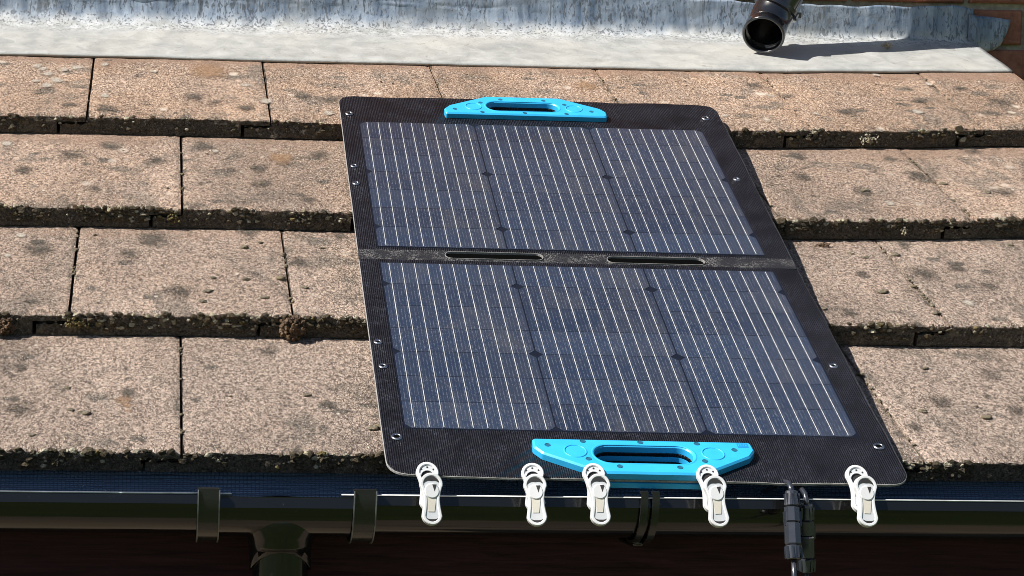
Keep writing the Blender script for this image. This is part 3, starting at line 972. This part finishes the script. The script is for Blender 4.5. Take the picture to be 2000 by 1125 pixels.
# cells: three columns, seven strips in each half
CH = .0082
def cell_mesh(c0, c1):
    """strip with chamfers at its upper (c1) or lower (c0) end"""
    a, b = .0011, CS - .0011
    y0, y1 = .0004, ST - .0004
    k0, k1 = (CH if c0 else 0), (CH if c1 else 0)
    pts = []
    pts += [(a + k0, y0), (b - k0, y0)] if k0 else [(a, y0), (b, y0)]
    if k0: pts += [(b, y0 + k0)]
    if k1: pts += [(b, y1 - k1), (b - k1, y1), (a + k1, y1), (a, y1 - k1)]
    else: pts += [(b, y1), (a, y1)]
    if k0: pts += [(a, y0 + k0)]
    m = MB(); n = len(pts)
    m.v = [(x, y, 0) for x, y in pts] + [(x, y, .0004) for x, y in pts]
    m.f = [tuple(range(n, 2 * n))] + [(i, (i + 1) % n, n + (i + 1) % n, n + i) for i in range(n)]
    return m
BACKING = plain('cell_backing_film', (.0045, .0065, .014), .35)
for v0 in (0., 7.809 * ST):
    bk_ = MB().box((-.001, -(v0 + 7 * ST + .001), -.0002), (3 * CS + .001, -(v0 - .001), .00012)).build('cell_backing', BACKING, panel)
    for v in bk_.data.vertices: v.co.z += sag(-v.co.y)
protos = {}
def put_cell(col, vtop, c0, c1):
    key = (c0, c1)
    if key not in protos:
        o = cell_mesh(*key).build('solar_cell', CELL, panel); protos[key] = o
    else:
        o = protos[key].copy(); link(o, panel)
    vb = vtop + ST
    o.location = (col * CS, -vb, .00015 + sag(vtop + ST / 2))
    o.rotation_euler = (math.atan(-.0022 / .553) * (-1 if vtop < VM else 1), 0, 0)
UP0, LO0 = 0., 7.809 * ST
for col in range(3):
    for i in range(7):
        put_cell(col, UP0 + i * ST, i in (2, 5), i in (0, 3, 6))
        put_cell(col, LO0 + i * ST, i in (0, 3, 6), i in (1, 4))
bar = MB(); bl = 7 * ST - .004
NB = 26
rows = []
for i in range(NB + 1):
    y = bl * i / NB
    wd = .00050 * (1 + .6 * max(0, noise.noise(Vector((y * 55, 1.7, 0)))) )
    rows.append([(-wd, y, 0), (-wd * .4, y, .00025), (wd * .4, y, .00025), (wd, y, 0)])
bar.grid(rows); bar.f = [tuple(reversed(f)) for f in bar.f]
pb = None
for half, v0 in ((0, UP0), (1, LO0)):
    for col in range(3):
        for j in range(10):
            u = col * CS + .0121 + j * (CS - .0242) / 9
            if pb is None: o = pb = bar.build('busbar', BUS, panel)
            else: o = pb.copy(); link(o, panel)
            sl = .0022 / .553
            yb = v0 + 7 * ST - .002
            o.location = (u, -yb, .0008 + sag(yb))
            o.rotation_euler = (sl if half == 0 else -sl, 0, 0)
# grommets
pg = None
for u, v in ((-.0145, -.030), (-.0178, .164), (-.0185, .225), (-.0180, .696), (-.0158, .756), (-.0112, .9196), (.5628, -.050), (.5622, .177), (.5612, .731), (.5640, .9225)):
    corner = v < 0 or v > .9
    if True:
        g = MB().torus((0, 0, .0003), .0052 if corner else .0040, .0016 if corner else .0017, 24, 8, .8).build('grommet', SILVER, panel, smooth=True)
        h = MB(); h.add([(x, y, .0005) for x, y in circ(0, 0, .0050, 16)], [tuple(range(16))]); h.build('grommet_hole', HOLE, g)
    g.location = (u, -v, sag(v) + ripple(u, v) + .0004)
# carrying handles: two mouldings sandwiching the sheet
HO = [(-.130, 0), (.129, 0), (.1305, .018), (.122, .0315), (.0605, .070), (-.0585, .070), (-.122, .0315), (-.131, .018)]
SCREWS = [(-.114, .015), (-.071, .0055), (-.003, .0055), (.064, .006), (.106, .018), (-.070, .043), (-.036, .0575), (.034, .0575), (.066, .043)]
def handle(cu, v_wide, flip, label):
    e = empty('carrying_handle'); e.parent = panel
    root_m = MB().plate(rounded(HO, [.004, .006, .008, .009, .012, .012, .009, .008], 5), [slot(-.003, .031, .058, .0182, 10)], .0006, .0102, .0022)
    o = root_m.build('carrying_handle', BLUE, panel, smooth=True, angle=35)
    bpy.data.objects.remove(e)
    o.name = 'carrying_handle'
    o['label'] = label
    lo = MB().plate(rounded([(x * 1.0, y) for x, y in HO], [.004, .006, .008, .009, .012, .012, .009, .008], 5), [slot(-.003, .031, .0575, .0178, 10)], -.0110 if not flip else -.0070, -.0046, 0.)
    lo.build('lower_moulding', BLUE, o, smooth=True, angle=35)
    for x, y in SCREWS:
        s = MB(); s.add([(x + px, y + py, .01035) for px, py in circ(0, 0, .0027, 8)] , [tuple(range(8))])
        s.torus((x, y, .0102), .0031, .0006, 14, 6)
        s.build('screw_recess', BLUEDK, o)
    for x in (-.083, .079):
        MB().torus((x, .027, .0102), .0128, .0010, 36, 8).build('moulded_ring', BLUE, o, smooth=True)
    # groove around the grip hole
    rim = slot(-.003, .031, .0625, .0225, 12)
    r_ = MB(); r_.loft([[(x, y, .0100) for x, y in rim], [(x, y, .0108) for x, y in inset(rim, .0012)], [(x, y, .0108) for x, y in inset(rim, .0022)], [(x, y, .0100) for x, y in inset(rim, .0034)]], caps=False)
    r_.build('grip_rim', BLUE, o, smooth=True)
    z = sag(v_wide)
    o.location = (cu, -v_wide, z)
    # wide edge faces the cells; outline y grows away from the cells
    if not flip: o.data.transform(Matrix.Scale(-1, 4, (0, 1, 0))); o.data.flip_normals()
    if not flip:
        for c in o.children: c.data.transform(Matrix.Scale(-1, 4, (0, 1, 0))); c.data.flip_normals()
    return o
hb = handle(.2770, .9325, False, 'sky blue carrying handle at the gutter end of the panel')
handle(.2690, -.0235, True, 'sky blue carrying handle at the wall end of the panel')
# small moulded mark on the corner of the lower handle
mk = MB(); mk.add([(.1115, -.0035, .0104), (.1115, -.0125, .0104), (.1245, -.0125, .0104), (.1245, -.0035, .0104)], [(0, 1, 2, 3)]); mk.build('moulded_mark', LOGOM, hb)
lt = MB()
for i in range(4):
    x = .1130 + i * .0028
    lt.box((x, -.0098, .0104), (x + .0007, -.0062, .0106))
    lt.box((x + .0007, -.0072 - .0012 * (i % 2), .0104), (x + .0019, -.0062 - .0012 * (i % 2), .0106))
lt.build('moulded_letters', BLUE, hb)

# ------------------------------------------------------------------ white clips on the gutter edge
def fig8(hs, top=.0130, wst=.0090, bot=.0113, zt=.0165, zb=-.0180, n=40):
    """outline of one clip half: round head, waist, smaller round tail (x, z)"""
    zmax, zmin = zt + top, zb - bot
    right = []
    for i in range(n + 1):
        t = i / n
        z = zmax + (zmin - zmax) * (.5 - .5 * math.cos(math.pi * t))
        a = math.sqrt(max(0, top ** 2 - (z - zt) ** 2)) if z > zt - top else 0
        b = math.sqrt(max(0, bot ** 2 - (z - zb) ** 2)) if z < zb + bot else 0
        if zb < z < zt:
            u = (z - zb) / (zt - zb)
            w0 = bot + (top - bot) * u
            mid = wst
            wv = mid + (w0 - mid) * (abs(2 * u - .95) ** 1.7)
            right.append((max(a, b, wv) if False else max(wv, 0), z))
        else: right.append((max(a, b), z))
    return [(x + 0, z) for x, z in right] + [(-x, z) for x, z in reversed(right[1:-1])]
def sc_out(o, k): return [(x * k, z * k) for x, z in o]
def crescent(cx, cz, R, a0, a1, th, n=14):
    A = [(cx + R * math.cos(a), cz + R * math.sin(a)) for a in [math.radians(a0 + (a1 - a0) * i / n) for i in range(n + 1)]]
    B = []
    for i in range(n + 1):
        a = math.radians(a1 + (a0 - a1) * i / n); t = i / n
        rr = R - th * math.sin(math.pi * t)
        B.append((cx + rr * math.cos(a), cz + rr * math.sin(a)))
    return A + B[1:-1]
def flat(mb, outline, y0, y1, holes=(), ch=0.):
    """plate standing in the xz plane, front face at y = -y1"""
    t = MB().plate(outline, list(holes), y0, y1, ch)
    mb.add([(x, -h, z) for x, z, h in t.v], t.f)
    return mb
def make_clip():
    root = empty('clip')
    # front half
    M = Matrix.Translation((-.0018, -.0205, -.0005)) @ Matrix.Rotation(math.radians(-21), 4, 'X')
    F8 = list(reversed(fig8(0)))
    rim_i = inset(F8, .0038)
    parts = []
    def add(mb, name, mat, par, Mx, smooth=True):
        mb.v = [tuple(Mx @ Vector(v)) for v in mb.v]
        return mb.build(name, mat, par, smooth=smooth, angle=35)
    fr = add(flat(MB(), F8, -.0035, .0042, [rim_i], .0009), 'front_lever', WHITE, root, M)
    add(flat(MB(), rim_i, -.0030, .0032), 'recess_plate', GREYP, fr, M)
    add(flat(MB(), crescent(0, .0165, .0090, 8, 172, .0052), .0005, .0036), 'head_slot', DARKP, fr, M)
    add(flat(MB(), crescent(0, -.018, .0077, 205, 335, .0028), .0005, .0036), 'tail_slot', DARKP, fr, M)
    add(flat(MB(), circ(.0, .0088, .0086, 26), .0010, .0050, ch=.0010), 'boss', WHITE, fr, M)
    add(flat(MB(), [(-.0052, .0050), (.0054, .0046), (.0024, -.0145), (-.0046, -.0145)], .0008, .0038), 'spring_strip', CREAM, fr, M, False)
    add(flat(MB(), [(.0005, .0160), (.0055, .0160), (.0028, .0082)], .0049, .00525), 'notch', DARKP, fr, M, False)
    # back half, leaning onto the panel edge
    M2 = Matrix.Translation((-.0002, .0085, .0085)) @ Matrix.Rotation(math.radians(-33), 4, 'X')
    bk = add(flat(MB(), F8, -.0030, .0030, [rim_i], .0009), 'back_lever', WHITE, root, M2)
    add(flat(MB(), rim_i, -.0028, .0016, [list(circ(0, .0112, .0080, 20))]), 'recess_plate', GREYP, bk, M2)
    add(flat(MB(), circ(0, .0112, .0079, 24), -.0026, .0006), 'rubber_pad', DARKP, bk, M2)
    t = MB().torus((0, 0, 0), .0084, .0007, 28, 8); mb = MB(); mb.v = [(x, -.0016 - z, .0112 + y) for x, y, z in t.v]; mb.f = t.f
    add(mb, 'pad_rim', WHITE, bk, M2)
    for hx, hz in ((.0, .0232), (-.0070, .0206), (.0070, .0206)):
        add(flat(MB(), circ(hx, hz, .0011, 10), .0009, .0019), 'pin_hole', DARKP, bk, M2, False)
    # pivot block between the halves
    pv = MB().box((-.0065, -.0180, -.0070), (.0045, .0080, .0010))
    pv.build('pivot', WHITE, root)
    return root
def copy_tree(o, parent=None):
    c = o.copy(); COL.objects.link(c)
    if parent: c.parent = parent
    for ch in list(o.children): copy_tree(ch, c)
    return c
clip0 = make_clip()
CL = [(.2800, 'white plastic clip nearest the panel corner beside the left tiles'),
      (.4022, 'white plastic clip on the black panel edge just left of the blue handle'),
      (.4742, 'white plastic clip over the left slope of the lower blue handle'),
      (.6095, 'white plastic clip over the right slope of the lower blue handle'),
      (.7845, 'white plastic clip right of the hanging cable connectors')]
for i, (x, lb) in enumerate(CL):
    c = clip0 if i == 0 else copy_tree(clip0)
    c.location = (x - (x - .28) * .013, -.1000, -.0305 + random.uniform(-.0008, .0008))
    c.rotation_euler = (random.uniform(-.05, .05), random.uniform(-.05, .05), random.uniform(-.06, .06))
    tag(c, lb, 'clip', 'white clips along the gutter edge')

# ------------------------------------------------------------------ cables with connectors
def connector(x, y, ztop, length, label, seed, tilt):
    root = tag(empty('solar_cable', (x, y, ztop)), label, 'cable', 'cables hanging over the gutter')
    random.seed(seed)
    r = .0090
    def ring(z0, z1, ra, rb, seg=14, flat_=0):
        m = MB(); m.tube([Vector((tilt * z0, 0, z0)), Vector((tilt * (z0 + (z1 - z0) * .06), 0, z0 + (z1 - z0) * .06)), Vector((tilt * (z0 + (z1 - z0) * .94), 0, z0 + (z1 - z0) * .94)), Vector((tilt * z1, 0, z1))], [ra * .86, ra, rb, rb * .86], seg); return m
    ring(0, -.018, r * .82, r, 12).build('upper_nut', CABLEM, root, smooth=True, angle=25)
    ring(-.0185, -.036, r * 1.02, r * 1.02, 8).build('socket_body', CABLEM, root, smooth=True, angle=25)
    ring(-.0365, -.062, r * 1.05, r * 1.08, 8).build('plug_body', CABLEM, root, smooth=True, angle=25)
    n_ = ring(-.0625, -.0785, r * 1.1, r * .98, 12).build('lower_nut', CABLEM, root, smooth=True, angle=25)
    ribs = MB()
    for j in range(10):
        a = 2 * math.pi * j / 10
        c = Vector((math.cos(a) * r * 1.05 + tilt * -.07, math.sin(a) * r * 1.05, 0))
        ribs.box((c.x - .0009, c.y - .0009, -.0770), (c.x + .0009, c.y + .0009, -.0640))
    ribs.build('grip_ribs', CABLEM, n_)
    rb2 = MB()
    for j in range(10):
        a = 2 * math.pi * j / 10
        c = Vector((math.cos(a) * r * .92, math.sin(a) * r * .92, 0))
        rb2.box((c.x - .0009, c.y - .0009, -.0165), (c.x + .0009, c.y + .0009, -.0035))
    rb2.build('grip_ribs', CABLEM, root)
    for s in (-1, 1):
        l = MB().box((s * r * .95 - .0012 + tilt * -.03, -.0030, -.040), (s * r * .95 + .0012 + tilt * -.03, .0030, -.0240)); l.build('latch', CABLEM, root)
    lead = MB()
    lead.tube([Vector((-.006, .085, .015)), Vector((-.004, .045, .015)), Vector((-.001, .020, .0150)), Vector((.0, .006, .010)), Vector((0, .001, .004)), Vector((0, 0, -.004))], .0031, 12)
    lead.build('upper_lead', CABLEM, root, smooth=True)
    tail = MB()
    tail.tube([Vector((tilt * -.075, 0, -.075)), Vector((tilt * -.1, 0, -.10)), Vector((tilt * -.12 + .002, .004, -.15)), Vector((.004, .02, -.4)), Vector((.01, .03, -.9))], .0032, 12)
    tail.build('tail_lead', CABLEM, root, smooth=True)
    return root
co = connector(.6975, -.0960, -.0235, .08, 'left cable with glossy black plug connector hanging over the gutter', 3, .05)
co.rotation_euler = (math.radians(-22), 0, 0)
o = connector(.7165, -.0935, -.0390, .08, 'right cable with dark plug connector hanging lower over the gutter', 5, -.035)
random.seed(21)

# ------------------------------------------------------------------ moss clumps and crumbs
def clump(name, pos, r, n, mat, label, cat, sq=(1.2, .8, .8), group=None):
    mb = MB()
    for i in range(n):
        d = Vector((random.gauss(0, .45), random.gauss(0, .35), random.gauss(0, .4)))
        if d.length > 1.1: d.normalize()
        blob(mb, (d.x * r * sq[0], d.y * r * sq[1], d.z * r * sq[2]), r * random.uniform(.08, .22), .45, (1, 1, 1), 1 if r > .01 else 0)
    o = mb.build(name, mat, None)
    o.location = pos
    return tag(o, label, cat, group)
def nose_pt(k, x, d=0., z=-.012):
    return tile_pt(k, x, lerp_tab(SOFF[k], x) - d, z)
clump('moss_clump', nose_pt(1, .1475, .006, -.016), .0165, 260, MOSS_BROWN, 'large brown moss clump bulging over the tile edge left of the panel', 'moss', (1.0, .7, .95))
clump('moss_clump', nose_pt(1, -.232, .004, -.016), .014, 170, MOSS_BROWN, 'brown moss clump on the tile edge at the left border of the photo', 'moss', (1.1, .7, .9))
clump('moss_clump', nose_pt(1, -.135, .003, -.012), .0105, 90, MOSS_OLIVE, 'yellow green moss tuft on the third tile edge from the top, far left', 'moss', (1.7, .6, .9))
clump('moss_clump', nose_pt(2, -.008, .003, -.013), .0085, 70, MOSS_OLIVE, 'yellow green moss tuft on the second tile edge from the top, left side', 'moss', (1.1, .6, 1.3))
clump('lichen_clump', nose_pt(3, 1.128, .004, -.016), .010, 60, MOSS_PALE, 'pale lichen clump on the top tile edge right of the panel', 'lichen', (1.6, .5, 1.1))
clump('lichen_clump', nose_pt(2, 1.075, .003, -.014), .0075, 50, MOSS_PALE, 'pale lichen streak down the second tile edge right of the panel', 'lichen', (.6, .5, 1.7))
clump('moss_tuft', tile_pt(1, .946, .283, .002), .0085, 60, MOSS_BROWN, 'small dark dry moss tuft on the tile just right of the panel', 'moss', (1.6, 1.2, .4))
t_ = tile_pt(3, 1.312, .470, .011)
clump('leaf_debris', t_, .0085, 50, plain('dry_leaf', (.42, .34, .22), .8, var=.4, vscale=200.), 'small crumpled dry leaf bit lying on the lead apron', 'debris', (1.1, .8, 1.0))
